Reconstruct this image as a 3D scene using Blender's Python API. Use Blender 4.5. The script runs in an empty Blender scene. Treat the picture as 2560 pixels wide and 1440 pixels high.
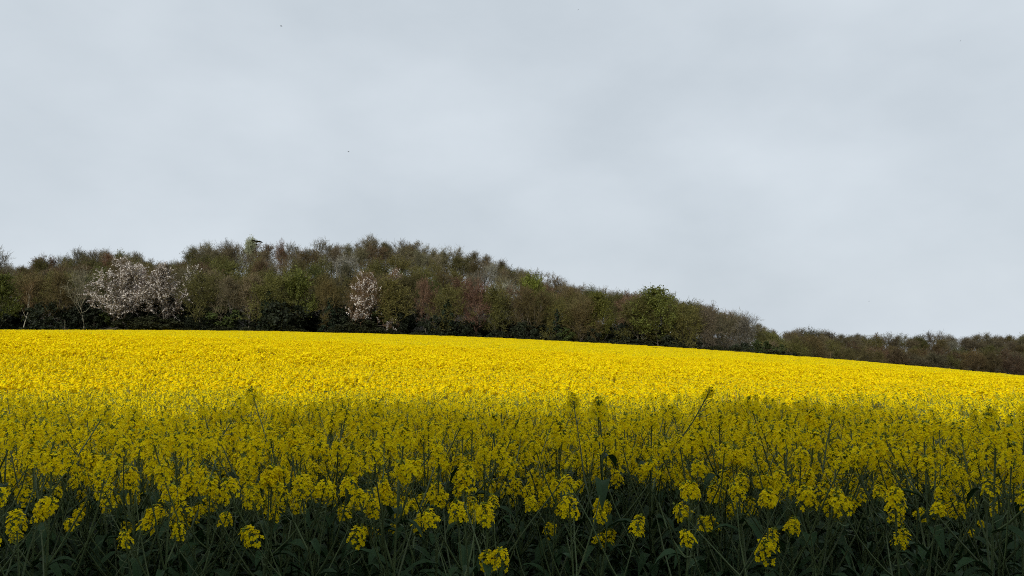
import bpy, math, random
import numpy as np
from math import radians, sin, cos, tan, pi

random.seed(7)
rng = np.random.default_rng(7)
scene = bpy.context.scene
ROOT = scene.collection

# ------------------------------------------------------------------ camera
F = 1971.0            # focal length in photo pixels (photo is 2560 wide)
HOR = 800.0           # photo row of the eye-level horizon
CAMZ = 1.62
cam_d = bpy.data.cameras.new('camera')
cam_d.sensor_width = 36.0
cam_d.lens = 36.0 * F / 2560.0
cam_d.clip_start = 0.05
cam_d.clip_end = 5000.0
cam = bpy.data.objects.new('camera', cam_d)
cam.location = (0, 0, CAMZ)
cam.rotation_euler = (radians(90) + math.atan((HOR - 720.0) / F), 0, 0)
ROOT.objects.link(cam)
scene.camera = cam

# ------------------------------------------------------------------ sky: thin bright cloud veil over a daylight sky
SUN_EL, SUN_AZ = 30.0, 200.0      # azimuth clockwise from +Y: behind the viewpoint, slightly to the left
world = bpy.data.worlds.new('World')
scene.world = world
world.use_nodes = True
nt = world.node_tree
nt.nodes.clear()
N = nt.nodes.new
out = N('ShaderNodeOutputWorld')
bg = N('ShaderNodeBackground'); bg.inputs['Strength'].default_value = 0.1
sky = N('ShaderNodeTexSky'); sky.sky_type = 'NISHITA'; sky.sun_disc = False
sky.sun_elevation = radians(SUN_EL); sky.sun_rotation = radians(SUN_AZ)
sky.air_density = 1.0; sky.dust_density = 1.5
tc = N('ShaderNodeTexCoord')
mp = N('ShaderNodeMapping'); mp.inputs['Scale'].default_value = (2.0, 2.0, 3.6); mp.inputs['Rotation'].default_value = (0, radians(18), 0)
ns = N('ShaderNodeTexNoise'); ns.inputs['Scale'].default_value = 1.5; ns.inputs['Detail'].default_value = 5; ns.inputs['Roughness'].default_value = 0.5
ramp = N('ShaderNodeValToRGB')
ramp.color_ramp.elements[0].position = 0.36; ramp.color_ramp.elements[0].color = (5.75, 6.4, 7.0, 1)
ramp.color_ramp.elements[1].position = 0.66; ramp.color_ramp.elements[1].color = (6.8, 7.45, 8.05, 1)
mix = N('ShaderNodeMix'); mix.data_type = 'RGBA'; mix.inputs[0].default_value = 0.97
nt.links.new(tc.outputs['Generated'], mp.inputs['Vector'])
nt.links.new(mp.outputs['Vector'], ns.inputs['Vector'])
nt.links.new(ns.outputs[0], ramp.inputs['Fac'])
nt.links.new(sky.outputs['Color'], mix.inputs[6])
nt.links.new(ramp.outputs['Color'], mix.inputs[7])
nt.links.new(mix.outputs[2], bg.inputs['Color'])
nt.links.new(bg.outputs['Background'], out.inputs['Surface'])

# ------------------------------------------------------------------ sun
sd = bpy.data.lights.new('sun', 'SUN')
sd.energy = 3.3
sd.angle = radians(2.5)
sd.color = (1.0, 0.99, 0.95)
sun = bpy.data.objects.new('sun', sd)
az = radians(SUN_AZ)
SUNDIR = (sin(az) * cos(radians(SUN_EL)), cos(az) * cos(radians(SUN_EL)), sin(radians(SUN_EL)))   # towards the sun
sun.rotation_euler = (radians(90 - SUN_EL), 0, pi - az)
sun.location = (0, 0, 60)
ROOT.objects.link(sun)

# ------------------------------------------------------------------ exposure
vs = scene.view_settings
vs.view_transform = 'Standard'; vs.look = 'None'; vs.exposure = 0.0; vs.gamma = 1.0; vs.use_curve_mapping = False
scene.render.engine = 'CYCLES'
scene.cycles.use_denoising = False
scene.cycles.filter_width = 1.0
scene.cycles.max_bounces = 6
scene.cycles.diffuse_bounces = 3
scene.cycles.transmission_bounces = 3
scene.cycles.transparent_max_bounces = 4

# ------------------------------------------------------------------ helpers
def tag(o, label=None, cat=None, group=None, kind=None):
    if label: o['label'] = label
    if cat: o['category'] = cat
    if group: o['group'] = group
    if kind: o['kind'] = kind
    return o

def sstep(a, b, x):
    t = np.clip((np.asarray(x, float) - a) / (b - a), 0, 1)
    return t * t * (3 - 2 * t)

def unit(v):
    v = np.asarray(v, float)
    return v / (np.linalg.norm(v, axis=-1, keepdims=True) + 1e-9)

def perp(d):
    d = np.asarray(d, float)
    a = np.where(np.abs(d[..., 2:3]) < 0.9, np.array([0., 0., 1.]), np.array([1., 0., 0.]))
    return unit(np.cross(d, a))

class MB:
    """collects quads, strips and tubes; build() makes one mesh"""
    def __init__(self):
        self.V = []; self.Fq = []; self.M = []; self.n = 0
    def add(self, verts, quads, mi):
        verts = np.asarray(verts, float).reshape(-1, 3); quads = np.asarray(quads, int).reshape(-1, 4)
        self.V.append(verts); self.Fq.append(quads + self.n); self.M.append(np.full(len(quads), mi)); self.n += len(verts)
    def quads(self, P, U, W, mi=0):
        P, U, W = (np.atleast_2d(a) for a in (P, U, W))
        n = len(P)
        v = np.stack([P - U - W, P + U - W, P + U + W, P - U + W], 1)
        self.add(v, np.arange(n * 4).reshape(n, 4), mi)
    def strips(self, A, B, width, taper=0.35, mi=0, r=None):
        A, B = np.atleast_2d(A), np.atleast_2d(B)
        n = len(A); d = unit(B - A); r = r or rng
        s = unit(np.cross(d, r.normal(size=(n, 3)))) * np.reshape(width, (-1, 1)) * 0.5
        v = np.stack([A - s, A + s, B + s * taper, B - s * taper], 1)
        self.add(v, np.arange(n * 4).reshape(n, 4), mi)
    def tube(self, pts, radii, sides=5, mi=0):
        pts = np.asarray(pts, float); k = len(pts)
        d = unit(np.gradient(pts, axis=0)); s = perp(d); t = np.cross(d, s)
        a = np.arange(sides) * 2 * pi / sides
        ring = s[:, None, :] * np.cos(a)[None, :, None] + t[:, None, :] * np.sin(a)[None, :, None]
        v = pts[:, None, :] + ring * np.asarray(radii)[:, None, None]
        i = np.arange(k - 1)[:, None] * sides; j = np.arange(sides)[None, :]; j2 = (j + 1) % sides
        q = np.stack([i + j, i + j2, i + sides + j2, i + sides + j], -1).reshape(-1, 4)
        self.add(v, q, mi)
    def ribbon(self, L, R, mi=0):
        """strip of quads between two polylines"""
        L, R = np.asarray(L), np.asarray(R); k = len(L)
        v = np.concatenate([L, R]); i = np.arange(k - 1)
        self.add(v, np.stack([i, i + k, i + k + 1, i + 1], 1), mi)
    def mesh(self, name, mats, smooth=False):
        me = bpy.data.meshes.new(name)
        if self.n:
            V = np.concatenate(self.V); Q = np.concatenate(self.Fq)
            me.vertices.add(len(V)); me.vertices.foreach_set('co', V.ravel())
            me.loops.add(Q.size); me.loops.foreach_set('vertex_index', Q.ravel().astype(np.int32))
            me.polygons.add(len(Q)); me.polygons.foreach_set('loop_start', (np.arange(len(Q)) * 4).astype(np.int32))
            for m in mats: me.materials.append(m)
            me.polygons.foreach_set('material_index', np.concatenate(self.M).astype(np.int32))
            if smooth: me.polygons.foreach_set('use_smooth', np.ones(len(Q), bool))
            me.update(calc_edges=True); me.validate()
        return me

def join(mbs):
    m = MB()
    for b in mbs:
        for v, q, mi in zip(b.V, b.Fq, b.M):
            pass
        if b.n: m.add(np.concatenate(b.V), np.concatenate(b.Fq), 0); m.M[-1] = np.concatenate(b.M)
    return m

def link(name, data, parent=None, loc=None):
    o = bpy.data.objects.new(name, data)
    ROOT.objects.link(o)
    if parent: o.parent = parent
    if loc is not None: o.location = loc
    return o

# ------------------------------------------------------------------ materials
def new_mat(name):
    m = bpy.data.materials.new(name); m.use_nodes = True
    m.node_tree.nodes.clear()
    return m, m.node_tree

def scatter_mat(name, color, var=0.35, translucent=0.0, trans_color=None, rough=0.6, spec=0.2, use_obj=False, hue=0.0):
    """leaf / twig / petal surface: base colour, varied per leaf, optional light passing through"""
    m, t = new_mat(name); n = t.nodes.new; L = t.links.new
    o = n('ShaderNodeOutputMaterial')
    geo = n('ShaderNodeNewGeometry')
    mr = n('ShaderNodeMapRange'); mr.inputs['To Min'].default_value = 1 - var; mr.inputs['To Max'].default_value = 1 + var
    L(geo.outputs['Random Per Island'], mr.inputs['Value'])
    if use_obj:
        oi = n('ShaderNodeObjectInfo'); csrc = oi.outputs['Color']
    else:
        rgb = n('ShaderNodeRGB'); rgb.outputs[0].default_value = (*color, 1); csrc = rgb.outputs[0]
    hs = n('ShaderNodeHueSaturation'); L(csrc, hs.inputs['Color']); L(mr.outputs[0], hs.inputs['Value'])
    if hue:
        mh = n('ShaderNodeMapRange'); mh.inputs['To Min'].default_value = 0.5 - hue; mh.inputs['To Max'].default_value = 0.5 + hue
        mm = n('ShaderNodeMath'); mm.operation = 'MULTIPLY'; mm.inputs[1].default_value = 37.3
        fr = n('ShaderNodeMath'); fr.operation = 'FRACT'
        L(geo.outputs['Random Per Island'], mm.inputs[0]); L(mm.outputs[0], fr.inputs[0]); L(fr.outputs[0], mh.inputs['Value'])
        L(mh.outputs[0], hs.inputs['Hue'])
    p = n('ShaderNodeBsdfPrincipled')
    p.inputs['Roughness'].default_value = rough; p.inputs['Specular IOR Level'].default_value = spec
    L(hs.outputs[0], p.inputs['Base Color'])
    if translucent:
        tr = n('ShaderNodeBsdfTranslucent'); mx = n('ShaderNodeMixShader'); mx.inputs[0].default_value = translucent
        if trans_color: tr.inputs['Color'].default_value = (*trans_color, 1)
        else: L(hs.outputs[0], tr.inputs['Color'])
        L(p.outputs[0], mx.inputs[1]); L(tr.outputs[0], mx.inputs[2]); L(mx.outputs[0], o.inputs['Surface'])
    else:
        L(p.outputs[0], o.inputs['Surface'])
    return m

def bark_mat(name):
    m, t = new_mat(name); n = t.nodes.new; L = t.links.new
    o = n('ShaderNodeOutputMaterial'); p = n('ShaderNodeBsdfPrincipled')
    tcx = n('ShaderNodeTexCoord'); mpx = n('ShaderNodeMapping'); mpx.inputs['Scale'].default_value = (6, 6, 1.2)
    no = n('ShaderNodeTexNoise'); no.inputs['Scale'].default_value = 2.0; no.inputs['Detail'].default_value = 4
    oi = n('ShaderNodeObjectInfo')
    mr = n('ShaderNodeMapRange'); mr.inputs['From Min'].default_value = 0.3; mr.inputs['From Max'].default_value = 0.7
    mr.inputs['To Min'].default_value = 0.55; mr.inputs['To Max'].default_value = 1.35
    hs = n('ShaderNodeHueSaturation')
    L(tcx.outputs['Object'], mpx.inputs['Vector']); L(mpx.outputs[0], no.inputs['Vector']); L(no.outputs[0], mr.inputs['Value'])
    L(oi.outputs['Color'], hs.inputs['Color']); L(mr.outputs[0], hs.inputs['Value']); L(hs.outputs[0], p.inputs['Base Color'])
    p.inputs['Roughness'].default_value = 0.85; p.inputs['Specular IOR Level'].default_value = 0.2
    L(p.outputs[0], o.inputs['Surface'])
    return m

M_PETAL = scatter_mat('yellow_petal', (0.87, 0.69, 0.003), var=0.12, translucent=0.42, rough=0.7, spec=0.06, hue=0.012)
M_BUD = scatter_mat('green_bud', (0.22, 0.26, 0.03), var=0.3, rough=0.6)
M_STEM = scatter_mat('green_stem', (0.078, 0.112, 0.042), var=0.3, rough=0.5, spec=0.35)
M_LEAF = scatter_mat('waxy_leaf', (0.021, 0.048, 0.016), var=0.5, translucent=0.12, rough=0.55, spec=0.15)
M_TWIG = scatter_mat('twigs', (0.1, 0.08, 0.05), var=0.45, rough=0.8, spec=0.1, use_obj=True)
M_TLEAF = scatter_mat('tree_leaf', (0.1, 0.1, 0.05), var=0.4, translucent=0.2, rough=0.6, spec=0.2, use_obj=True)
M_EVER = scatter_mat('evergreen_leaf', (0.03, 0.05, 0.02), var=0.45, translucent=0.08, rough=0.65, spec=0.1, use_obj=True)
M_BLOSSOM = scatter_mat('white_blossom', (0.58, 0.525, 0.47), var=0.3, translucent=0.2, rough=0.7, spec=0.1)
M_BARK = bark_mat('bark')
M_BIRD = scatter_mat('dark_feathers', (0.012, 0.013, 0.012), var=0.1, rough=0.7)

def ground_mat():
    m, t = new_mat('soil_and_litter'); n = t.nodes.new; L = t.links.new
    o = n('ShaderNodeOutputMaterial'); p = n('ShaderNodeBsdfPrincipled'); tcx = n('ShaderNodeTexCoord')
    a = n('ShaderNodeTexNoise'); a.inputs['Scale'].default_value = 0.35; a.inputs['Detail'].default_value = 6
    b = n('ShaderNodeTexNoise'); b.inputs['Scale'].default_value = 14.0; b.inputs['Detail'].default_value = 5
    L(tcx.outputs['Object'], a.inputs['Vector']); L(tcx.outputs['Object'], b.inputs['Vector'])
    mxn = n('ShaderNodeMath'); mxn.operation = 'ADD'; L(a.outputs[0], mxn.inputs[0]); L(b.outputs[0], mxn.inputs[1])
    r = n('ShaderNodeValToRGB')
    r.color_ramp.elements[0].position = 0.75; r.color_ramp.elements[0].color = (0.018, 0.014, 0.008, 1)
    r.color_ramp.elements[1].position = 1.3; r.color_ramp.elements[1].color = (0.045, 0.038, 0.02, 1)
    mh = n('ShaderNodeMath'); mh.operation = 'MULTIPLY'; mh.inputs[1].default_value = 0.7
    L(mxn.outputs[0], mh.inputs[0]); L(mh.outputs[0], r.inputs['Fac'])
    r.color_ramp.elements[0].position = 0.5; r.color_ramp.elements[1].position = 0.9
    bp = n('ShaderNodeBump'); bp.inputs['Strength'].default_value = 0.5; L(b.outputs[0], bp.inputs['Height'])
    L(r.outputs[0], p.inputs['Base Color']); L(bp.outputs[0], p.inputs['Normal']); p.inputs['Roughness'].default_value = 0.95
    L(p.outputs[0], o.inputs['Surface'])
    return m

# ------------------------------------------------------------------ lie of the land
FRONT = np.array([(-300, 690), (0, 694), (100, 690), (200, 682), (300, 668), (400, 668), (500, 680), (600, 690), (700, 685), (800, 700), (900, 692), (1000, 696),
                  (1100, 712), (1200, 718), (1300, 715), (1400, 742), (1500, 742), (1650, 738), (1760, 775), (1860, 798), (1930, 838), (2000, 850),
                  (2100, 866), (2250, 878), (2560, 884), (2900, 890)], float)
SKYL = np.array([(-300, 640), (-60, 640), (0, 656), (60, 668), (100, 645), (230, 622), (330, 633), (420, 655), (445, 662), (490, 616), (560, 603), (640, 606), (700, 608),
                 (760, 614), (880, 604), (1000, 600), (1100, 618), (1250, 652), (1330, 685), (1400, 705), (1530, 728), (1650, 738), (1750, 768),
                 (1830, 784), (1900, 822), (1960, 830), (2050, 830), (2100, 836), (2300, 839), (2430, 839), (2560, 835), (2900, 835)], float)

def px_of(X, Y): return 1280 + F * np.asarray(X, float) / np.maximum(Y, 1.0)
def edge_y(X): return 160 + 50 * sstep(40, 136, X)                      # far edge of the field
def wood_y(X): return edge_y(X) + 7 + 62 * sstep(58, 105, X)             # first row of trees
DEPTH = 115.0
TREE_H = 12.5
def top_row(px, s):
    a = np.interp(px, FRONT[:, 0], FRONT[:, 1]); b = np.interp(px, SKYL[:, 0], SKYL[:, 1])
    return a + (b - a) * s
def field_z(X, Y):
    X = np.asarray(X, float); Y = np.asarray(Y, float)
    Xc = np.clip(X, -75, 190)
    c = 0.045 * Xc + 0.0003 * Xc ** 2
    return CAMZ - 1.32 - 0.30 * np.maximum(Y, 1.0) ** 0.5 + 0.11 * (1 - sstep(2.2, 5.5, Y)) - sstep(2, 26, Y) * c
def ground_z(X, Y):
    X = np.asarray(X, float); Y = np.asarray(Y, float)
    f = field_z(X, np.minimum(Y, edge_y(X) + 2))
    s = np.clip((Y - wood_y(X)) / DEPTH, 0, 1)
    px = px_of(X, Y)
    Yc = np.minimum(Y, wood_y(X) + DEPTH)
    h = CAMZ - (top_row(px, s) - HOR) / F * Yc - TREE_H
    h = h - 0.12 * np.maximum(Y - wood_y(X) - DEPTH, 0)
    h = np.maximum(h, -230)
    w = sstep(0, 1, (Y - edge_y(X) - 1) / (wood_y(X) - edge_y(X)))
    return f * (1 - w) + h * w

xs = np.concatenate([np.linspace(-1500, -260, 14), np.linspace(-240, 240, 121), np.linspace(260, 1500, 14)])
ys = np.concatenate([np.linspace(-400, -20, 10), np.linspace(-14, 40, 55), np.linspace(42, 150, 40), np.linspace(152, 420, 110), np.linspace(440, 2600, 20)])
GX, GY = np.meshgrid(xs, ys)
GZ = ground_z(GX, GY)
GZ += 0.02 * np.sin(GX * 1.3) * np.sin(GY * 1.7)
nx, ny = len(xs), len(ys)
gi = (np.arange(ny - 1)[:, None] * nx + np.arange(nx - 1)[None, :])
gm = MB(); gm.add(np.stack([GX, GY, GZ], -1).reshape(-1, 3), np.stack([gi, gi + 1, gi + nx + 1, gi + nx], -1).reshape(-1, 4), 0)
tag(link('ground', gm.mesh('ground', [ground_mat()], smooth=True)), 'dark brown soil of the field and wooded hill', kind='structure')

# ------------------------------------------------------------------ trees
def bend(p0, d0, length, k, r, up=0.15, wob=0.12):
    pts = [np.array(p0, float)]; d = unit(d0)
    for _ in range(k):
        d = unit(d + np.array([0, 0, up]) + r.normal(size=3) * wob)
        pts.append(pts[-1] + d * length / k)
    return np.array(pts)

def along(pts, t):
    x = np.clip(t, 0, 0.9999) * (len(pts) - 1); i = int(x)
    return pts[i] + (pts[i + 1] - pts[i]) * (x - i), unit(pts[i + 1] - pts[i])

def make_tree(seed, H=13.0, trunk_frac=0.70, n_limb=16, first=0.16, spread=0.42, steep=(14, 68), leaf=0, leaf_size=0.13, blossom=0, twig_w=0.042,
              n_sec=7, n_ter=7, n_q=5, twig_len=1.0, forks=1, twig_up=0.25):
    """bare or leafing broadleaf tree: 'trunk' = trunk and limbs, 'crown' = branches, twigs, buds and leaves"""
    r = np.random.default_rng(seed)
    T = MB(); C = MB()
    tips = []; ters = []
    trunks = []
    for f in range(forks):
        lean = r.normal(size=3) * (0.05 if forks == 1 else 0.2); lean[2] = 1
        tp = bend((r.normal() * 0.15 * (forks > 1), r.normal() * 0.15 * (forks > 1), -0.3), lean, H * trunk_frac * (1 - 0.12 * f * r.random()), 9, r, up=0.12, wob=0.06)
        rad = H * 0.0135 / math.sqrt(forks) * (1 - np.linspace(0, 0.86, 10)) ; rad[0] *= 1.35
        T.tube(tp, rad, 6, 0); trunks.append(tp)
    for i in range(n_limb):
        tp = trunks[i % forks]
        u = first + (1 - first) * ((i + r.random() * 0.8) / n_limb) ** 0.9
        u = min(u, 0.99)
        p, d = along(tp, u)
        a = i * 2.4 + r.random() * 0.9
        el = radians(steep[0] + (steep[1] - steep[0]) * (u - first) / (1 - first) + r.normal() * 8)
        dv = np.array([cos(a) * cos(el), sin(a) * cos(el), sin(el)])
        Lm = H * spread * (1.0 - 0.42 * ((u - first) / (1 - first)) ** 2.0) * (0.8 + 0.4 * r.random())
        lp = bend(p, dv, Lm, 6, r, up=0.13, wob=0.13)
        T.tube(lp, H * 0.0058 * (1.15 - 0.5 * u) * np.linspace(1, 0.25, 7), 4, 0)
        for j in range(n_sec):
            v = 0.25 + 0.75 * (j + r.random()) / n_sec
            q, dd = along(lp, v)
            sv = unit(dd * 0.7 + r.normal(size=3) * 0.55 + np.array([0, 0, 0.25]))
            sp = bend(q, sv, Lm * (0.5 - 0.2 * v) * (0.7 + 0.6 * r.random()), 4, r, up=0.14, wob=0.15)
            C.tube(sp, np.linspace(0.035, 0.014, 5) * H / 13, 3, 0)
            for k in range(n_ter):
                w = 0.2 + 0.8 * (k + r.random()) / n_ter
                q2, d2 = along(sp, w)
                e2 = unit(d2 * 0.6 + r.normal(size=3) * 0.6 + np.array([0, 0, twig_up]))
                b2 = q2 + e2 * twig_len * (0.8 + 0.9 * r.random())
                ters.append((q2, b2))
                for _ in range(n_q):
                    z = 0.2 + 0.8 * r.random()
                    q3 = q2 + (b2 - q2) * z
                    e3 = unit((b2 - q2) * 0.5 + r.normal(size=3) * 0.6 + np.array([0, 0, twig_up]))
                    tips.append((q3, q3 + e3 * twig_len * (0.4 + 0.6 * r.random())))
    A = np.array([t[0] for t in ters]); B = np.array([t[1] for t in ters])
    C.strips(A, B, twig_w * 1.1 * np.ones(len(A)), 0.4, 0, r)
    A2 = np.array([t[0] for t in tips]); B2 = np.array([t[1] for t in tips])
    C.strips(A2, B2, twig_w * (0.6 + 0.6 * r.random(len(A2))), 0.3, 0, r)
    if leaf:
        n = int(len(A2) * leaf)
        idx = r.integers(0, len(A2), n); tt = 0.3 + 0.8 * r.random((n, 1))
        P = A2[idx] + (B2[idx] - A2[idx]) * tt + r.normal(size=(n, 3)) * 0.07
        U = unit(r.normal(size=(n, 3))); W = unit(np.cross(U, r.normal(size=(n, 3))))
        sz = (leaf_size * (0.6 + 0.8 * r.random((n, 1)))) * 0.5
        C.quads(P, U * sz, W * sz * 0.75, 1)
    if blossom:
        sel = r.random(len(A)) < blossom
        # whole sprays stay bare, so dark gaps show between the white ones
        PA, PB = A[sel], B[sel]
        n = len(PA) * 16
        idx = r.integers(0, len(PA), n); tt = r.random((n, 1)) * 1.1
        P = PA[idx] + (PB[idx] - PA[idx]) * tt + r.normal(size=(n, 3)) * 0.075
        U = unit(r.normal(size=(n, 3))); W = unit(np.cross(U, r.normal(size=(n, 3))))
        sz = 0.062 * (0.6 + 0.8 * r.random((n, 1)))
        C.quads(P, U * sz, W * sz, 2)
    H = float(np.quantile(B2[:, 2], 0.975))
    return T, C, H

def make_evergreen(seed, H=6.0, R=2.4, n=2600, size=0.26, cone=False, clumps=26, base=0.02, depth=0.5):
    r = np.random.default_rng(seed); T = MB(); C = MB()
    tp = bend((0, 0, -0.3), (0, 0, 1), H * 0.85, 6, r, up=0.2, wob=0.04)
    T.tube(tp, H * 0.018 * np.linspace(1.2, 0.25, 7), 6, 0)
    P = []
    for c in range(clumps):
        u = (c + r.random()) / clumps; z = H * (base + (0.97 - base) * u)
        prof = (1 - u) ** 0.8 if cone else math.sqrt(max(0.03, 1 - (2 * u - 0.85) ** 2 / 1.4))
        a = c * 2.4 + r.random(); rr = R * prof * (0.25 + 0.95 * r.random())
        cx, cy = rr * cos(a), rr * sin(a)
        p0, _ = along(tp, min(u, 0.95))
        T.tube(np.array([p0, (p0 + (cx, cy, z)) / 2 + (0, 0, 0.1), (cx, cy, z)]), np.array([0.05, 0.035, 0.015]) * H / 6, 3, 0)
        k = n // clumps; cs = R * (0.2 + 0.3 * r.random()) * (prof * 0.7 + 0.35)
        g = unit(r.normal(size=(k, 3))) * cs * r.random((k, 1)) ** depth
        P.append(np.array([cx, cy, z]) + g * np.array([1, 1, 0.75]))
    P = np.concatenate(P); P = P[P[:, 2] > 0.03]; n = len(P)
    U = unit(r.normal(size=(n, 3)) + np.array([0, 0, 0.0])); W = unit(np.cross(U, r.normal(size=(n, 3))))
    s = size * 0.5 * (0.6 + 0.8 * r.random((n, 1)))
    C.quads(P, U * s, W * s * 0.7, 0)
    return T, C, H

PROTO = {}
def proto(kind, gens, mats):
    PROTO[kind] = []
    for (T, C, H) in gens:
        PROTO[kind].append((T.mesh(kind + '_trunk', [M_BARK], True), C.mesh(kind + '_crown', mats), H))
TM = [M_TWIG, M_TLEAF, M_BLOSSOM]
proto('bare', [make_tree(11, leaf=0.3, leaf_size=0.10), make_tree(12, n_limb=17, spread=0.36, steep=(30, 75), leaf=0.3, leaf_size=0.1),
               make_tree(13, n_limb=15, spread=0.44, first=0.26, leaf=0.25, leaf_size=0.1), make_tree(14, forks=2, n_limb=18, spread=0.34, steep=(25, 72), leaf=0.3, leaf_size=0.1),
               make_tree(15, n_limb=16, spread=0.34, first=0.3, steep=(35, 78), leaf=0.25, leaf_size=0.1), make_tree(16, forks=3, n_limb=18, spread=0.33, first=0.25, leaf=0.3, leaf_size=0.1)], TM)
proto('budding', [make_tree(21, leaf=0.8, leaf_size=0.13), make_tree(22, forks=2, n_limb=18, spread=0.38, leaf=0.85, leaf_size=0.14),
                  make_tree(23, spread=0.45, n_limb=16, first=0.18, leaf=0.9, leaf_size=0.15), make_tree(24, spread=0.36, steep=(30, 75), leaf=1.0, leaf_size=0.13)], TM)
proto('leafy', [make_tree(31, leaf=1.9, leaf_size=0.20, spread=0.45, first=0.15), make_tree(32, leaf=2.0, leaf_size=0.18, spread=0.40, n_limb=17, first=0.18)], TM)
proto('blossom', [make_tree(41, leaf=0.2, spread=0.46, first=0.15, n_limb=18, blossom=0.66), make_tree(42, leaf=0.25, spread=0.36, first=0.18, n_limb=16, blossom=0.52, steep=(30, 75)),
                  make_tree(43, leaf=0.4, spread=0.40, n_limb=14, blossom=0.30)], TM)
proto('sparse', [make_tree(51, n_limb=13, spread=0.42, first=0.32, n_sec=6, n_ter=5, n_q=4, twig_w=0.045, steep=(25, 75)),
                 make_tree(52, n_limb=13, spread=0.36, first=0.38, n_sec=6, n_ter=6, n_q=3, steep=(40, 80), twig_w=0.045)], TM)
proto('slender', [make_tree(61, n_limb=14, spread=0.22, first=0.35, n_sec=4, n_ter=5, n_q=3, steep=(45, 75), trunk_frac=0.85)], TM)
proto('holly', [make_evergreen(71), make_evergreen(72, R=2.9, H=5.2), make_evergreen(73, R=1.9, H=6.5), make_evergreen(74, R=2.6, H=4.4, n=2200)], [M_EVER])
proto('conifer', [make_evergreen(75, H=9, R=2.2, cone=True, n=3000, clumps=36), make_evergreen(76, H=10, R=1.7, cone=True, n=2800, clumps=36)], [M_EVER])
proto('dense', [make_evergreen(77, H=12, R=3.6, n=2000, size=0.32, clumps=40, base=0.0, depth=0.6), make_evergreen(78, H=12, R=4.0, n=2000, size=0.34, clumps=40, base=0.0, depth=0.6)], [M_EVER])

def place_tree(kind, var, X, Y, ztop, name, label, cat, group, ccol, tcol, rot=None, squash=1.0, zg=None):
    tm, cm, H = PROTO[kind][var % len(PROTO[kind])]
    z = float(ground_z(X, Y)) if zg is None else zg
    s = max((ztop - z) / H, 0.3)
    e = link(name, None, None, (X, Y, z))
    e.empty_display_size = 0.5
    e.rotation_euler = (0, 0, random.random() * 6.283 if rot is None else rot)
    e.scale = (s * squash, s * squash, s)
    tag(e, label, cat, group)
    t = link('trunk', tm, e); t.color = (*tcol, 1)
    c = link('crown', cm, e); c.color = (*ccol, 1)
    return e

ORD = ['zeroth', 'first', 'second', 'third', 'fourth', 'fifth', 'sixth', 'seventh', 'eighth', 'ninth', 'tenth', 'eleventh', 'twelfth', 'thirteenth', 'fourteenth',
       'fifteenth', 'sixteenth', 'seventeenth', 'eighteenth', 'nineteenth']
TENS = {20: 'twent', 30: 'thirt', 40: 'fort', 50: 'fift', 60: 'sixt', 70: 'sevent', 80: 'eight', 90: 'ninet'}
def ordinal(n):
    if n < 20: return ORD[n]
    if n >= 100: return 'one hundred and ' + ordinal(n - 100) if n > 100 else 'hundredth'
    t, u = n // 10 * 10, n % 10
    return TENS[t] + 'ieth' if u == 0 else TENS[t] + 'y-' + ORD[u]

def ztop_of(ypx, Y): return CAMZ - (ypx - HOR) / F * Y
def X_of(px, Y): return (px - 1280) / F * Y

# look: (kind, crown colour, bark colour, words)
LOOKS = {
    'grey':  ('bare', (0.108, 0.090, 0.048), (0.13, 0.115, 0.09), 'bare grey-brown tree'),
    'brown': ('bare', (0.094, 0.072, 0.028), (0.08, 0.065, 0.045), 'bare warm brown tree'),
    'red':   ('budding', (0.104, 0.066, 0.034), (0.08, 0.06, 0.045), 'reddish-brown budding tree'),
    'olive': ('budding', (0.088, 0.080, 0.022), (0.08, 0.07, 0.045), 'olive-green budding tree'),
    'green': ('budding', (0.080, 0.086, 0.022), (0.08, 0.075, 0.05), 'fresh green budding tree'),
    'leafy': ('leafy', (0.085, 0.095, 0.018), (0.07, 0.06, 0.04), 'leafy yellow-green tree'),
    'pale':  ('sparse', (0.165, 0.15, 0.105), (0.17, 0.155, 0.12), 'pale sparse bare tree'),
}
PLURAL = lambda w: w + 's'
def look_at(px, s):
    """which kind of tree stands here: olive and brown along the foot of the wood, grey on the crest"""
    q = random.random()
    if s > 0.55:
        return 'grey' if q < 0.70 else 'brown' if q < 0.84 else 'olive' if q < 0.93 else 'pale' if q < 0.97 else 'red'
    if px > 1950:
        return 'brown' if q < 0.5 else 'olive' if q < 0.7 else 'red' if q < 0.82 else 'grey'
    return 'olive' if q < 0.36 else 'brown' if q < 0.62 else 'grey' if q < 0.78 else 'red' if q < 0.87 else 'green' if q < 0.97 else 'pale'

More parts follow.
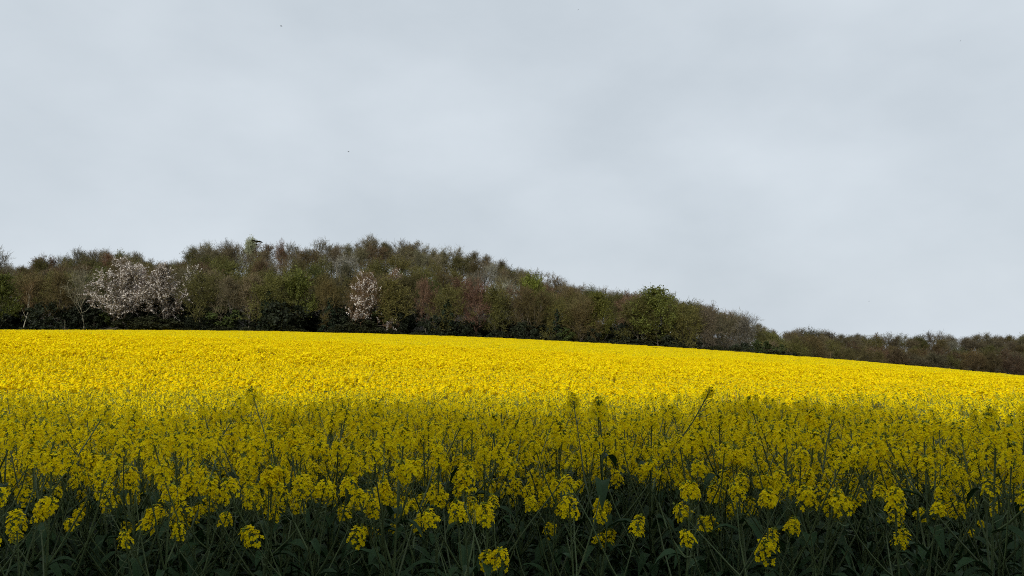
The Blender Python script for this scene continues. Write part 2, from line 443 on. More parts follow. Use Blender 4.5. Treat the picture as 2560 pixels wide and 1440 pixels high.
# -- named trees, each seen at its own place along the wood
# (photo column, photo row of the top, depth into the wood 0..1, kind, variant, crown colour, bark colour, squash, label, category)
W_ = (0.13, 0.10, 0.07); DK = (0.07, 0.06, 0.045)
NAMED = [
    ('blossom_tree', 308, 655, -0.02, 'blossom', 0, W_, DK, 1.25, 'largest white blossom tree, broad and full, at the left part of the wood', 'tree'),
    ('blossom_tree', 410, 664, -0.01, 'blossom', 1, W_, DK, 1.05, 'narrower white blossom tree just right of the largest blossom tree', 'tree'),
    ('blossom_tree', 344, 664, 0.10, 'blossom', 1, (0.15, 0.08, 0.06), DK, 0.8, 'pinkish white blossom tree squeezed between the two fullest blossom trees', 'tree'),
    ('blossom_tree', 478, 668, 0.06, 'blossom', 2, (0.10, 0.09, 0.035), DK, 0.9, 'thin blossom tree with greenish twigs, third of the left blossom trees', 'tree'),
    ('blossom_tree', 918, 684, -0.01, 'blossom', 2, (0.12, 0.075, 0.04), DK, 1.0, 'lone thinly flowered white blossom tree in the middle of the wood front', 'tree'),
    ('blossom_tree', 985, 676, 0.10, 'blossom', 2, (0.14, 0.08, 0.035), DK, 0.8, 'orange-brown tree with a little white blossom on its top', 'tree'),
    ('green_tree', 622, 596, 0.98, 'leafy', 1, (0.27, 0.28, 0.16), (0.16, 0.15, 0.11), 0.65, 'light green tree standing out on the skyline among bare crowns', 'tree'),
    ('bare_tree', 562, 600, 0.97, 'sparse', 0, (0.10, 0.09, 0.07), (0.08, 0.07, 0.055), 1.0, 'dark open-crowned bare tree on skyline, left of the light green tree', 'tree'),
    ('round_tree', 1645, 722, 0.00, 'leafy', 0, (0.095, 0.105, 0.02), DK, 1.05, 'broad round olive-green tree rising above its neighbours near the slope foot', 'tree'),
    ('green_tree', 1338, 694, 0.12, 'leafy', 1, (0.115, 0.13, 0.018), DK, 0.75, 'brightest yellow-green tree on the falling slope of the wood', 'tree'),
    ('green_tree', 1500, 734, 0.02, 'leafy', 0, (0.085, 0.085, 0.014), DK, 0.7, 'mossy yellow-green tree just left of the broad round tree', 'tree'),
    ('green_tree', 735, 680, 0.03, 'leafy', 1, (0.095, 0.105, 0.020), DK, 0.95, 'broad yellow-green tree between the left and middle blossom trees', 'tree'),
    ('dark_tree', 2, 688, 0.0, 'leafy', 0, (0.075, 0.085, 0.014), DK, 0.85, 'yellow-green tree at the left edge of the picture, over dark foliage', 'tree'),
    ('bare_tree', -2, 622, 0.45, 'sparse', 1, (0.14, 0.13, 0.10), (0.12, 0.11, 0.09), 0.9, 'pale bare tree cut off by the left picture edge', 'tree'),
    ('birch_tree', 57, 700, 0.0, 'slender', 0, (0.12, 0.08, 0.035), (0.26, 0.24, 0.17), 1.0, 'slender tree with one pale upright trunk near the left edge', 'tree'),
    ('pale_tree', 213, 672, 0.0, 'sparse', 0, (0.165, 0.15, 0.095), (0.19, 0.175, 0.12), 0.8, 'pale grey upright tree just left of the largest blossom tree', 'tree'),
    ('red_tree', 1195, 703, 0.02, 'budding', 1, (0.125, 0.070, 0.046), DK, 0.85, 'broad pinkish-brown tree at the middle of the sloping wood', 'tree'),
    ('red_tree', 1062, 700, 0.02, 'budding', 2, (0.118, 0.070, 0.042), DK, 0.7, 'small reddish tree between orange-brown and pinkish-brown trees', 'tree'),
    ('red_tree', 700, 604, 0.95, 'budding', 0, (0.12, 0.066, 0.034), DK, 0.62, 'rusty brown tree on the skyline, right of the light green tree', 'tree'),
    ('bare_tree', 1862, 784, 0.02, 'sparse', 1, (0.10, 0.09, 0.07), (0.08, 0.07, 0.05), 1.0, 'last dark bare tree where the tall wood drops to far trees', 'tree'),
    ('grey_tree', 1765, 762, 0.0, 'bare', 1, (0.105, 0.085, 0.055), DK, 0.95, 'broad grey-brown tree with upright twigs, right of the round tree', 'tree'),
]
named_px = []
for (nm, px, yt, s, kind, var, cc, tcx, sq, lab, cat) in NAMED:
    Y0 = 165.0
    for _ in range(6): Y0 = float(wood_y(X_of(px, Y0))) + s * DEPTH - (1.5 if s < 0.05 else 0)
    place_tree(kind, var, X_of(px, Y0), Y0, ztop_of(yt, Y0), nm, lab, cat, 'trees of the wood', cc, tcx, squash=sq)
    named_px.append((px, s))

# -- the other trees of the wood, row behind row
rows = [(0.0, 5.4), (0.07, 6.6), (0.18, 7.6), (0.34, 8.0), (0.54, 7.4), (0.80, 6.0), (1.0, 4.6), (1.14, 6.0)]
ROWN = ['front row', 'second row', 'third row', 'fourth row', 'fifth row', 'sixth row', '', 'hindmost row']
count = {}
NAME_OF = {'grey': 'bare_tree', 'brown': 'bare_tree', 'red': 'red_tree', 'olive': 'budding_tree', 'green': 'budding_tree', 'leafy': 'green_tree', 'pale': 'pale_tree'}
n_trees = 0
for ri, (s, gap) in enumerate(rows):
    Yn = 165 + s * DEPTH
    x = -0.70 * Yn
    while True:
        x += gap * (0.75 + 0.5 * random.random())
        Y = float(wood_y(x)) + s * DEPTH + random.uniform(-1, 1) * (1.2 if ri == 0 else 3.0)
        px = float(px_of(x, Y))
        if px > 2640: break
        if px < -60: continue
        far = px > 1960
        if far: x += gap * 0.25
        if px > 1620 and not far and ri in (3, 4, 5): continue
        if far and ri == 4: continue
        if any(abs(px - p) < (48 if ss < 0 else 30 if ss < 0.05 else 22) and abs(s - ss) < 0.06 for p, ss in named_px): continue
        yt = float(top_row(px, min(s, 1.0))) + random.gauss(0, 5) * (1.0 if not far else 0.7) + (4 if ri == 0 else 10 if ri == 7 else 0)
        if 418 < px < 447 and s > 0.3: yt += 14
        lk = look_at(px, s)
        kind, cc, tcx, words = LOOKS[lk]
        k = random.uniform(0.72, 1.3) * (0.8 if far else 1.0); cc = tuple(v * k * random.uniform(0.94, 1.06) for v in cc)
        if not far and 0.5 < s < 1.1 and lk in ('grey', 'pale') and random.random() < 0.6: kind = 'sparse'; tcx = (0.19, 0.17, 0.13)
        inside = 0 <= px <= 2560
        key = (ri, far)
        if inside: count[key] = count.get(key, 0) + 1
        o_ = ordinal(count.get(key, 0)) + ' from left' if inside else 'beyond the picture edge'
        if far: lab = '%s in the low far wood, %s, %s' % (words, {0: 'front row', 1: 'second row', 2: 'third row', 3: 'fourth row', 5: 'fifth row', 6: 'last row', 7: 'hindmost row'}[ri], o_)
        elif ri == 6: lab = '%s on the skyline of the wooded hill, %s' % (words, o_)
        elif ri == 0: lab = '%s at the foot of the wood along the field, %s' % (words, o_)
        else: lab = '%s in the %s up the wooded hillside, %s' % (words, ROWN[ri], o_)
        grp = 'far wood' if far else 'trees of the wood'
        n_trees += 1
        place_tree(kind, random.randrange(12), x, Y, ztop_of(yt, Y), NAME_OF[lk], lab, 'tree', grp, cc, tcx, squash=random.uniform(0.95, 1.25) * (1.3 if far else 1.1))

# -- dark evergreen shrubs and small conifers along the foot of the wood
x = -122; sn = 0
CONI = [(672, 722), (655, 752), (1120, 745), (1112, 760), (825, 742), (1392, 772)]
for i, (px, yt) in enumerate(CONI):
    Y = 165.0
    for _ in range(5): Y = float(wood_y(X_of(px, Y))) - 2.5
    place_tree('conifer', i, X_of(px, Y), Y, ztop_of(yt, Y), 'dark_conifer', 'dark narrow evergreen at the wood edge, %s such tree from left' % ordinal(1 + sorted(c[0] for c in CONI).index(px)), 'conifer', 'dark narrow evergreens', (0.020, 0.030, 0.016), (0.04, 0.035, 0.025))
while x < 150:
    x += random.uniform(1.8, 4.4) + (2.5 if x > 60 else 0)
    Y = float(wood_y(x)) + random.uniform(-4.6, 1.5)
    px = float(px_of(x, Y))
    if px > 2660: break
    sn += 1
    hgt = random.choice((random.uniform(1.8, 3.5), random.uniform(3.5, 5.5), random.uniform(5, 7.5)))
    if 60 < px < 110 or 1180 < px < 1230: hgt = 2.0
    base = float(ground_z(x, Y))
    g = random.uniform(0.7, 1.25)
    if random.random() < 0.3: cc = (0.040 * g, 0.052 * g, 0.014 * g); w_ = 'mid-green bushy shrub'
    else: cc = (0.016 * g, 0.020 * g, 0.010 * g); w_ = 'dark green holly shrub'
    if 0 <= px <= 2560:
        lab = '%s under the front trees, %s along the field edge from left' % (w_, ordinal(sn))
    else:
        lab = '%s under the trees past the picture edge' % w_
    place_tree('holly', random.randrange(4), x, Y, base + hgt, 'evergreen_shrub', lab, 'shrub', 'evergreen shrubs along the foot of the wood', cc, (0.05, 0.045, 0.03), squash=random.uniform(0.9, 1.25))
# low brambles on the very edge of the field
low = sorted(random.uniform(0, 2000) for _ in range(52))
for i, px in enumerate(low):
    Y = 160.0; off = random.uniform(3.8, 5.8)
    for _ in range(5): Y = float(wood_y(X_of(px, Y))) - off
    X = X_of(px, Y); g = random.uniform(0.7, 1.3)
    place_tree('holly', i * 3 + 1, X, Y, float(ground_z(X, Y)) + random.uniform(1.5, 2.6) + (1.5 if 240 < px < 440 or 870 < px < 960 else 0), 'bramble_bush', 'low dark bramble clump fringing the yellow field, %s from left' % ordinal(i + 1), 'bush',
               'brambles along the field edge', (0.022 * g, 0.024 * g, 0.010 * g), (0.05, 0.045, 0.03), squash=2.0)
# leggy dark undergrowth deeper in the wood
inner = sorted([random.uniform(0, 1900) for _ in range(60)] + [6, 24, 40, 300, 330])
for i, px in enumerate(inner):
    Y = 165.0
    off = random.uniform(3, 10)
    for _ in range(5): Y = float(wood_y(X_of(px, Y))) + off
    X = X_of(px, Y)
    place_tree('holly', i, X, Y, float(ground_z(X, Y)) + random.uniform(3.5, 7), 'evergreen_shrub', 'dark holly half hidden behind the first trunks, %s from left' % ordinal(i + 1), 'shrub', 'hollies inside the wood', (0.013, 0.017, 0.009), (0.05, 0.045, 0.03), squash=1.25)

# -- row of dense trees behind the viewpoint: their shade falls on the near plants
HED = [(-24.5, -12.2, 12.3), (-20.2, -12.6, 12.6), (-16.2, -12.0, 12.2), (-12.2, -12.5, 12.5), (-8.2, -12.1, 12.3), (-4.3, -12.6, 12.7), (-0.4, -12.2, 12.6), (3.5, -12.5, 12.9), (7.6, -12.3, 13.4),
       (-2.4, -15.6, 14.3), (2.2, -15.2, 14.4), (-6.8, -15.4, 14.0)]
for i, (x, y, h) in enumerate(HED):
    place_tree('dense', i, x, y, h, 'hedgerow_tree', 'dense green tree in the hedgerow behind the viewpoint, %s of the row' % ordinal(i + 1), 'tree', 'hedgerow trees behind the viewpoint', (0.035, 0.055, 0.018), (0.07, 0.06, 0.045), squash=0.95)

# ------------------------------------------------------------------ rapeseed
def floret(m, P, Nrm, r, size):
    """four-petalled flowers at points P facing Nrm"""
    n = len(P); Nrm = unit(Nrm)
    s = perp(Nrm); t = np.cross(Nrm, s)
    a0 = r.random(n) * 6.28
    for k in range(4):
        a = a0 + k * pi / 2 + r.normal(size=n) * 0.12
        d = s * np.cos(a)[:, None] + t * np.sin(a)[:, None]
        w = np.cross(Nrm, d)
        cup = (0.15 + 0.5 * r.random((n, 1)))
        dd = unit(d + Nrm * cup)
        L = size * (0.85 + 0.3 * r.random((n, 1)))
        c = P + dd * L * 0.55
        b = P + dd * L * 0.08
        e = P + dd * L - Nrm * L * 0.22
        q = np.stack([b - w * L * 0.10, b + w * L * 0.10, c + w * L * 0.40, c - w * L * 0.40], 1)
        q2 = np.stack([c - w * L * 0.40, c + w * L * 0.40, e + w * L * 0.30, e - w * L * 0.30], 1)
        m.add(q, np.arange(n * 4).reshape(n, 4), 0); m.add(q2, np.arange(n * 4).reshape(n, 4), 0)

def flower_head(tip, axis, r, size=1.0, n_fl=26, pods=8, lod=0):
    """a raceme: buds on top, a dome of open flowers, young pods below"""
    m = MB(); axis = unit(axis); s = perp(axis[None])[0]; t = np.cross(axis, s)
    size *= 0.9
    hgt = 0.037 * size * (0.8 + 0.5 * r.random())
    if lod == 2:
        k = 12
        P = tip - axis * (r.random((k, 1)) * hgt * 1.2) + r.normal(size=(k, 3)) * 0.018 * size
        Nn = unit(r.normal(size=(k, 3)) * 0.7 + axis * 0.9); U = perp(Nn); W = np.cross(Nn, U)
        sz = 0.019 * size * (0.7 + 0.6 * r.random((k, 1)))
        m.quads(P, U * sz, W * sz, 0)
        return m
    k = n_fl if lod == 0 else int(n_fl * 0.6)
    u = (np.arange(k) + r.random(k)) / k
    a = np.arange(k) * 2.4 + r.normal(size=k) * 0.3
    rad = (0.009 + 0.017 * np.sqrt(u)) * size * (0.85 + 0.3 * r.random(k))
    out_ = s * np.cos(a)[:, None] + t * np.sin(a)[:, None]
    base = tip - axis * (u[:, None] * hgt * 1.35)
    P = base + out_ * rad[:, None] + axis * (0.010 * size)
    Nn = unit(out_ * (0.35 + 0.9 * u[:, None]) + axis * (1.0 - 0.55 * u[:, None]) + r.normal(size=(k, 3)) * 0.25)
    if lod == 0:
        floret(m, P, Nn, r, 0.0084 * size)
        m.strips(base - axis * 0.008, P, np.full(k, 0.0016), 0.8, 1, r)
    else:
        U = perp(Nn); W = np.cross(Nn, U); sz = 0.0135 * size * (0.8 + 0.4 * r.random((k, 1)))
        m.quads(P, U * sz, W * sz * 0.8, 0)
    nb = 9 if lod == 0 else 3
    Pb = tip + axis * (0.004 + 0.008 * r.random((nb, 1))) * size + r.normal(size=(nb, 3)) * 0.005 * size
    U = unit(r.normal(size=(nb, 3))); W = unit(np.cross(U, r.normal(size=(nb, 3))))
    sz = (0.0035 if lod == 0 else 0.005) * size
    m.quads(Pb, U * sz, W * sz, 1); m.quads(Pb, U * sz, np.cross(U, W) * sz, 1)
    if pods and lod == 0:
        ap = np.arange(pods) * 2.4 + r.random(pods); up_ = (np.arange(pods) + r.random(pods)) / pods
        o2 = s * np.cos(ap)[:, None] + t * np.sin(ap)[:, None]
        A = tip - axis * (hgt * 1.35 + 0.008 + up_[:, None] * 0.07 * size)
        B = A + (o2 * 0.85 + axis * 0.5) * (0.018 + 0.012 * r.random((pods, 1)))
        m.strips(A, B, np.full(pods, 0.0018), 0.9, 2, r)
        m.strips(B, B + (o2 * 0.5 + axis * 0.8) * (0.012 + 0.018 * r.random((pods, 1))), np.full(pods, 0.003), 0.4, 2, r)
    return m

def leaf_blade(p, d, length, width, r, droop=0.5):
    """arched lance-shaped leaf with a folded midrib"""
    m = MB(); k = 6
    d = unit(d); side = unit(np.cross(d, np.array([0, 0, 1.0])) + 1e-6)
    u = np.linspace(0, 1, k)
    mid = p + d * (u[:, None] * length) + np.array([0, 0, 1.0]) * (0.18 * length * np.sin(u * 2.4) - droop * length * u ** 2.2)[:, None]
    w = width * (0.25 + 1.1 * np.sin(np.clip(u * 0.92 + 0.06, 0, 1) * pi) ** 0.8) * np.where(u > 0.99, 0.12, 1) * 0.5
    fold = np.array([0, 0, 1.0]) * (w * 0.45)[:, None]
    wav = (r.normal(size=(k, 3)) * width * 0.06)
    Lm = mid - side * w[:, None] + fold + wav; Rm = mid + side * w[:, None] + fold - wav
    m.ribbon(Lm, mid, 0); m.ribbon(mid, Rm, 0)
    return m

def make_plant(seed, H=1.30, n_br=6, lod=0, n_leaf=9):
    r = np.random.default_rng(seed)
    S = MB(); heads = []; leaves = []
    sides = 5 if lod == 0 else 3
    tp = bend((0, 0, -0.05), (r.normal() * 0.05, r.normal() * 0.05, 1), H - 0.03, 9, r, up=0.18, wob=0.035)
    tp *= np.array([1, 1, (H + 0.0) / tp[-1][2]])
    S.tube(tp, np.linspace(0.0075, 0.0022, 10), sides, 0)
    heads.append(flower_head(tp[-1], tp[-1] - tp[-2], r, 1.15, 40, 12, lod))
    for i in range(n_br):
        u = 0.55 + 0.34 * (i + r.random() * 0.9) / n_br
        p, d = along(tp, u)
        a = i * 2.4 + r.random() * 0.8
        el = radians(52 + r.normal() * 9)
        ln = (H - p[2]) * (0.98 + 0.24 * r.random()) + 0.03
        bp = bend(p, (cos(a) * cos(el), sin(a) * cos(el), sin(el)), ln, 5, r, up=0.16, wob=0.06)
        bp = p + (bp - p) * (H + r.uniform(-0.14, 0.04) - p[2]) / max(bp[-1][2] - p[2], 0.05)
        S.tube(bp, np.linspace(0.0036, 0.0016, 6), sides if lod == 0 else 3, 0)
        heads.append(flower_head(bp[-1], bp[-1] - bp[-2], r, 0.8 + 0.4 * r.random(), 32, 9, lod))
        # small bract leaf where the branch leaves the stem
        if lod < 2: leaves.append(leaf_blade(p, (cos(a + 0.2), sin(a + 0.2), 0.25), 0.07 + 0.07 * r.random(), 0.018 + 0.014 * r.random(), r, 0.35 + 0.5 * r.random()))
    if lod < 2:
        for i in range(n_leaf):
            u = 0.28 + 0.46 * (i + r.random()) / n_leaf
            p, d = along(tp, u); a = i * 2.4 + r.random() * 1.2 + 1.0
            leaves.append(leaf_blade(p, (cos(a), sin(a), 0.35 + 0.3 * r.random()), 0.17 - 0.15 * (u - 0.28) + 0.07 * r.random(), 0.027 - 0.025 * (u - 0.28) + 0.012 * r.random(), r, 0.35 + 0.5 * r.random()))
    else:
        for i in range(3):
            p, d = along(tp, 0.5 + 0.15 * i); a = r.random() * 6.28
            leaves.append(leaf_blade(p, (cos(a), sin(a), 0.4), 0.15, 0.05, r))
    return S, heads, leaves

def mats_for(part): return {'stem': [M_STEM], 'head': [M_PETAL, M_BUD, M_STEM], 'leaf': [M_LEAF]}[part]
def pick(mb, want):
    V = np.concatenate(mb.V); Q = np.concatenate(mb.Fq); Mi = np.concatenate(mb.M)
    q = Q[np.isin(Mi, want)]; m = MB()
    if len(q): m.add(V[q.ravel()], np.arange(q.size).reshape(-1, 4), 0); m.M[-1] = Mi[np.isin(Mi, want)]
    return m
NEAR = []
for i in range(14):
    S, hs, ls = make_plant(200 + i, n_br=5 + i % 3, n_leaf=13 + i % 3)
    NEAR.append(dict(stem=S.mesh('stem', mats_for('stem'), True),
                     heads=[h.mesh('flower_head', mats_for('head')) for h in hs],
                     split=[[pick(h, [k]).mesh(nm, mats_for('head')) for k, nm in ((0, 'flower_head'), (1, 'bud_cluster'), (2, 'seed_pods'))] for h in hs],
                     leaves=[l.mesh('leaf', mats_for('leaf'), True) for l in ls],
                     foliage=join(ls).mesh('foliage', mats_for('leaf'), True)))

def put_plant(v, X, Y, scale, lean, rot, label, group, full, few=99, fine=False):
    e = link('rapeseed_plant', None, None, (X, Y, float(field_z(X, Y))))
    e.empty_display_size = 0.1
    e.rotation_euler = (lean[0], lean[1], rot); e.scale = (scale * 0.97, scale * 0.97, scale)
    tag(e, label, 'plant', group)
    p = NEAR[v % len(NEAR)]
    link('stem', p['stem'], e)
    if fine:
        for h in p['split'][:few]:
            f = link('flower_head', h[0], e); link('bud_cluster', h[1], f); link('seed_pods', h[2], f)
    else:
        for h in p['heads'][:few]: link('flower_head', h, e)
    if full:
        for l in p['leaves']: link('leaf', l, e)
    else:
        link('foliage', p['foliage'], e)
    return e

# plants that stand out: (photo column, row of the top, distance, label)
STARS = [
    (1492, 998, 2.7, 'tallest rapeseed plant, its forked head rising into the bright part of field'),
    (800, 1020, 2.8, 'tall dark-stemmed rapeseed plant standing over its neighbours left of centre'),
    (1812, 1036, 2.8, 'tall straight rapeseed plant right of the tallest forked one'),
    (1955, 1030, 2.9, 'tall rapeseed plant with dense dull head, right of the straight tall one'),
    (2505, 1018, 2.7, 'tall shaded rapeseed plant at the right picture edge'),
    (620, 1185, 2.2, 'rapeseed plant with low bright head, left of the tall dark-stemmed one'),
    (90, 1260, 2.15, 'lowest rapeseed plant, flower heads in the bottom left corner'),
    (372, 1225, 2.15, 'short rapeseed plant with thick pale stem near the bottom left'),
    (1160, 1245, 2.15, 'short rapeseed plant with one round head low in the dark middle'),
    (1280, 1225, 2.2, 'short rapeseed plant whose round heads hang low, right of middle'),
    (1708, 1205, 2.15, 'short rapeseed plant with a single round head in the dark stems'),
    (1545, 1235, 2.15, 'short rapeseed plant with small head below the tallest forked plant'),
    (2270, 1200, 2.15, 'short rapeseed plant with ragged pointed head low on the right'),
    (2075, 1160, 2.3, 'rapeseed plant with leaning bright head, lower right part'),
]
FEW = {8: 2, 10: 2, 11: 2, 7: 3, 5: 3}        # short plants that carry few heads
taken = []
for i, (px, yt, Y, lab) in enumerate(STARS):
    X = X_of(px, Y); h = ztop_of(yt, Y) - float(field_z(X, Y))
    put_plant(i, X, Y, h / 1.31, (random.gauss(0, 0.02), random.gauss(0, 0.03)), random.random() * 6.28, lab, 'rapeseed plants of the near rows', True, FEW.get(i, 99), True)
    taken.append((X, Y))
# the other near plants, nearest first
cand = []
for _ in range(3200):
    Y = math.sqrt(random.uniform(2.2 ** 2, 5.0 ** 2)); X = random.uniform(-0.74, 0.74) * Y
    if sin(X * 2.3 + 1.1) * sin(Y * 3.1 + X) > 0.62: continue          # thin places in the stand
    if all((X - a) ** 2 + (Y - b) ** 2 > 0.13 ** 2 for a, b in taken):
        cand.append((X, Y)); taken.append((X, Y))
cand.sort(key=lambda c: c[1])
near = cand[:286]; rest_near = cand[286:]
YN = near[-1][1]
PER = 26
for k in range(0, len(near), PER):
    row = sorted(near[k:k + PER], key=lambda c: c[0] / c[1]); seen = 0
    rn_ = ['front edge', 'second row', 'third row', 'fourth row', 'fifth row', 'sixth row', 'seventh row', 'eighth row', 'ninth row', 'tenth row', 'eleventh row'][k // PER]
    for i, (X, Y) in enumerate(row):
        sc = min(random.gauss(0.98, 0.06), 1.05)
        if Y < 2.5: sc = random.uniform(0.90, 1.04)
        if abs(X) < 0.65 * Y: seen += 1; o_ = ordinal(seen) + ' from left'
        else: o_ = 'beyond the %s picture edge' % ('left' if X < 0 else 'right')
        put_plant(k + i * 5 + k // 7, X, Y, sc, (random.gauss(0, 0.05), random.gauss(0, 0.05)), random.random() * 6.28,
                  'shaded rapeseed plant %s the %s of crop, %s' % ('on' if k == 0 else 'in', rn_, o_), 'rapeseed plants of the near rows', k < PER * 3, 99, k == 0)

# -- the rest of the crop: one mass, drawn as instances of plants and of patches of plants
store = bpy.data.collections.new('crop_shapes')
def keep(name, mb, mats):
    o = bpy.data.objects.new(name, mb.mesh(name, mats, False)); store.objects.link(o)
ALLM = [M_PETAL, M_BUD, M_STEM, M_LEAF]
def remap(mb, f):
    mb.M = [np.array([f[int(k)] for k in a]) for a in mb.M]; return mb
def whole(seed, lod, n_br):
    S, hs, ls = make_plant(seed, n_br=n_br, lod=lod, n_leaf=6)
    return join([remap(S, {0: 2})] + hs + [remap(l, {0: 3}) for l in ls])
NA, NB, NC, ND = 8, 8, 6, 6
for i in range(NA): keep('a%02d' % i, whole(300 + i, 0, 7 + i % 3), ALLM)
for i in range(NB): keep('b%02d' % i, whole(320 + i, 1, 8 + i % 3), ALLM)
for i in range(NC):                                   # patch of about 0.6 m with 12 slight plants
    r = np.random.default_rng(340 + i); bs = []
    for k in range(11):
        w = whole(400 + i * 20 + k, 2, 6)
        off = np.array([r.uniform(-0.32, 0.32), r.uniform(-0.32, 0.32), 0]); sc = r.normal(1.0, 0.05); a = r.random() * 6.28
        R = np.array([[cos(a), -sin(a), 0], [sin(a), cos(a), 0], [0, 0, 1]])
        w.V = [(v @ R.T) * sc + off for v in w.V]; bs.append(w)
    keep('c%02d' % i, join(bs), ALLM)
for i in range(ND):                                   # patch of about 2 m for the far field
    r = np.random.default_rng(360 + i); m = MB()
    n = 2300
    P = np.stack([r.uniform(-1.1, 1.1, n), r.uniform(-1.1, 1.1, n), 1.21 + 0.05 * r.normal(size=n)], 1)
    Nn = unit(r.normal(size=(n, 3)) * 0.5 + np.array([0, 0, 0.9])); U = perp(Nn); W = np.cross(Nn, U)
    sz = 0.022 * (0.6 + 0.8 * r.random((n, 1)))
    m.quads(P, U * sz, W * sz, 0)
    n = 260
    P = np.stack([r.uniform(-1.1, 1.1, n), r.uniform(-1.1, 1.1, n), 1.0 + 0.08 * r.normal(size=n)], 1)
    U = unit(r.normal(size=(n, 3))); W = unit(np.cross(U, r.normal(size=(n, 3)))); sz = 0.06
    m.quads(P, U * sz, W * sz * 0.6, 3)
    n = 90
    A = np.stack([r.uniform(-1.1, 1.1, n), r.uniform(-1.1, 1.1, n), np.full(n, 0.0)], 1)
    m.strips(A, A + np.array([0, 0, 1.2]) + r.normal(size=(n, 3)) * 0.08, np.full(n, 0.02), 0.5, 2, r)
    keep('d%02d' % i, m, ALLM)

def on_track(X, Y):
    """wheel tracks where no crop stands"""
    d1 = Y - (25.0 + 0.045 * X)
    d2 = Y - (15.5 - 0.02 * X)
    a = np.minimum(np.abs(d1), np.abs(d1 - 1.9)) < 0.17
    b = (np.abs(d2) < 0.12) & (X > 3)
    return a | b
pts, idx, rots, scl = [], [], [], []
def sow(P, i0, n, smin, ssd, lean):
    k = len(P)
    if not k: return
    pts.append(P); idx.append(i0 + rng.integers(0, n, k))
    rots.append(np.stack([rng.normal(0, lean, k), rng.normal(0, lean, k), rng.random(k) * 6.283], 1))
    scl.append(np.clip(rng.normal(smin, ssd, k), 0.75, 1.25))
def field_points(y0, y1, dens, half=0.72, jitter_clear=True):
    area = half * (y1 ** 2 - y0 ** 2); n = int(area * dens)
    Y = np.sqrt(rng.uniform(y0 ** 2, y1 ** 2, n)); X = rng.uniform(-half, half, n) * Y
    # thin patches in the stand
    thin = np.sin(X * 0.9 + 1.3 * np.sin(Y * 0.4)) * np.sin(Y * 0.7 + 0.8 * np.sin(X * 0.5))
    ok = ~((thin > 0.8) & (rng.random(n) < 0.55)) & ~on_track(X, Y) & (Y < edge_y(X) - 0.5)
    X, Y = X[ok], Y[ok]
    return np.stack([X, Y, field_z(X, Y)], 1)
rn = np.array([(x, y, float(field_z(x, y))) for x, y in rest_near]).reshape(-1, 3)
sow(rn, 0, NA, 0.98, 0.05, 0.06)
sow(field_points(5.0, 9.5, 44), 0, NA, 0.98, 0.05, 0.06)
sow(field_points(9.5, 20.0, 42), NA, NB, 0.99, 0.05, 0.05)
sow(field_points(20.0, 55.0, 4.6), NA + NB, NC, 1.0, 0.045, 0.02)
# far part on a jittered grid up to the field edge
gx, gy = np.meshgrid(np.arange(-170, 190, 1.9), np.arange(54, 214, 1.9))
X = (gx + rng.uniform(-0.5, 0.5, gx.shape)).ravel(); Y = (gy + rng.uniform(-0.5, 0.5, gy.shape)).ravel()
ok = (np.abs(X) < 0.74 * Y + 2) & (Y < edge_y(X) - 1.2)
X, Y = X[ok], Y[ok]
sow(np.stack([X, Y, field_z(X, Y)], 1), NA + NB + NC, ND, 1.0, 0.04, 0.01)

P = np.concatenate(pts); I = np.concatenate(idx); Rr = np.concatenate(rots); Sc = np.concatenate(scl)
pm = bpy.data.meshes.new('rapeseed_crop')
pm.vertices.add(len(P)); pm.vertices.foreach_set('co', P.ravel())
at = pm.attributes.new('pick', 'INT', 'POINT'); at.data.foreach_set('value', I.astype(np.int32))
at = pm.attributes.new('turn', 'FLOAT_VECTOR', 'POINT'); at.data.foreach_set('vector', Rr.ravel().astype(np.float32))
at = pm.attributes.new('size', 'FLOAT', 'POINT'); at.data.foreach_set('value', Sc.astype(np.float32))
pm.update()
crop = link('rapeseed_crop', pm)
tag(crop, 'flowering rapeseed crop filling the field, bright yellow to its far edge', 'crop', kind='stuff')
ng = bpy.data.node_groups.new('sow_crop', 'GeometryNodeTree')
ng.interface.new_socket('Geometry', in_out='INPUT', socket_type='NodeSocketGeometry')
ng.interface.new_socket('Geometry', in_out='OUTPUT', socket_type='NodeSocketGeometry')
n = ng.nodes.new; L = ng.links.new
gi_, go_ = n('NodeGroupInput'), n('NodeGroupOutput')
ci = n('GeometryNodeCollectionInfo'); ci.inputs['Collection'].default_value = store
ci.inputs['Separate Children'].default_value = True; ci.inputs['Reset Children'].default_value = True
iop = n('GeometryNodeInstanceOnPoints'); iop.inputs['Pick Instance'].default_value = True
def named(nm, ty):
    a = n('GeometryNodeInputNamedAttribute'); a.data_type = ty; a.inputs['Name'].default_value = nm; return a.outputs['Attribute']
e2r = n('FunctionNodeEulerToRotation')
L(gi_.outputs[0], iop.inputs['Points']); L(ci.outputs[0], iop.inputs['Instance'])
L(named('pick', 'INT'), iop.inputs['Instance Index'])
L(named('turn', 'FLOAT_VECTOR'), e2r.inputs[0]); L(e2r.outputs[0], iop.inputs['Rotation'])
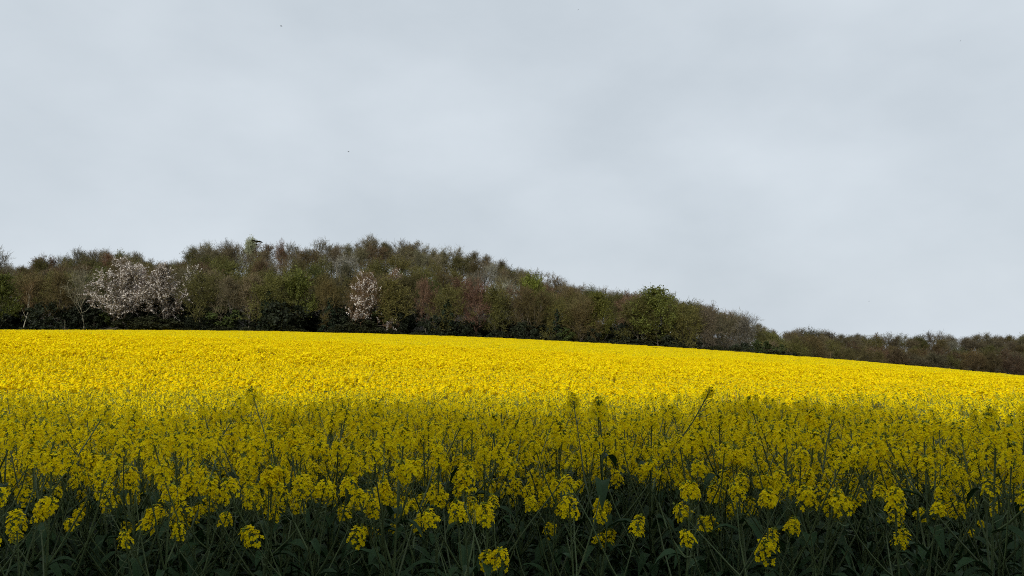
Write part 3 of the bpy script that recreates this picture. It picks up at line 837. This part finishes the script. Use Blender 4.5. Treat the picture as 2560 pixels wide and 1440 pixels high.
L(named('size', 'FLOAT'), iop.inputs['Scale'])
L(iop.outputs[0], go_.inputs[0])
md = crop.modifiers.new('sow', 'NODES'); md.node_group = ng

# ------------------------------------------------------------------ birds
def bird_mesh():
    m = MB()
    b = np.array([(0, -0.22, 0), (0, -0.15, 0.01), (0, -0.05, 0.015), (0, 0.08, 0.01), (0, 0.2, 0.0), (0, 0.28, 0.0)], float)
    m.tube(b, np.array([0.012, 0.035, 0.055, 0.05, 0.022, 0.03]), 6, 0)
    for s in (-1, 1):
        F_ = np.array([(s * 0.03, -0.10, 0.02), (s * 0.2, -0.13, 0.06), (s * 0.36, -0.09, 0.05), (s * 0.5, 0.0, 0.02)])
        B_ = np.array([(s * 0.03, 0.08, 0.02), (s * 0.2, 0.07, 0.055), (s * 0.36, 0.06, 0.045), (s * 0.5, 0.03, 0.02)])
        m.ribbon(F_, B_, 0); m.ribbon(B_ - (0, 0, 0.008), F_ - (0, 0, 0.008), 0)
    m.quads(np.array([0, 0.33, 0]), np.array([0.06, 0, 0]), np.array([0, 0.07, 0]), 0)
    return m.mesh('bird', [M_BIRD])
bm_ = bird_mesh()
for (px, py, Y, rz, lab) in [(640, 604, 88, 0.25, 'dark bird gliding in front of the light green skyline tree'),
                             (695, 55, 120, 1.2, 'tiny dark bird high in the sky, upper left'),
                             (868, 376, 150, 0.8, 'tiny dark bird in the sky above the top of the hill'),
                             (1448, 13, 120, 2.0, 'tiny dark bird at the top edge of the sky'),
                             (2417, 93, 120, 1.5, 'tiny dark bird high in the sky, upper right'),
                             (2173, 753, 150, 1.0, 'tiny dark bird low in the sky over the far right wood')]:
    o = link('bird', bm_, None, (X_of(px, Y), Y, ztop_of(py, Y)))
    o.rotation_euler = (-0.7, 0.12, rz)
    o.scale = (0.45,) * 3 if Y > 100 else (1.3,) * 3
    tag(o, lab, 'bird', 'birds in flight')
print('TREES', n_trees, len(NAMED), sn, 'near', 'plants to', YN, 'crop points', len(P), 'cand', len(cand), 'objects', len(bpy.data.objects))
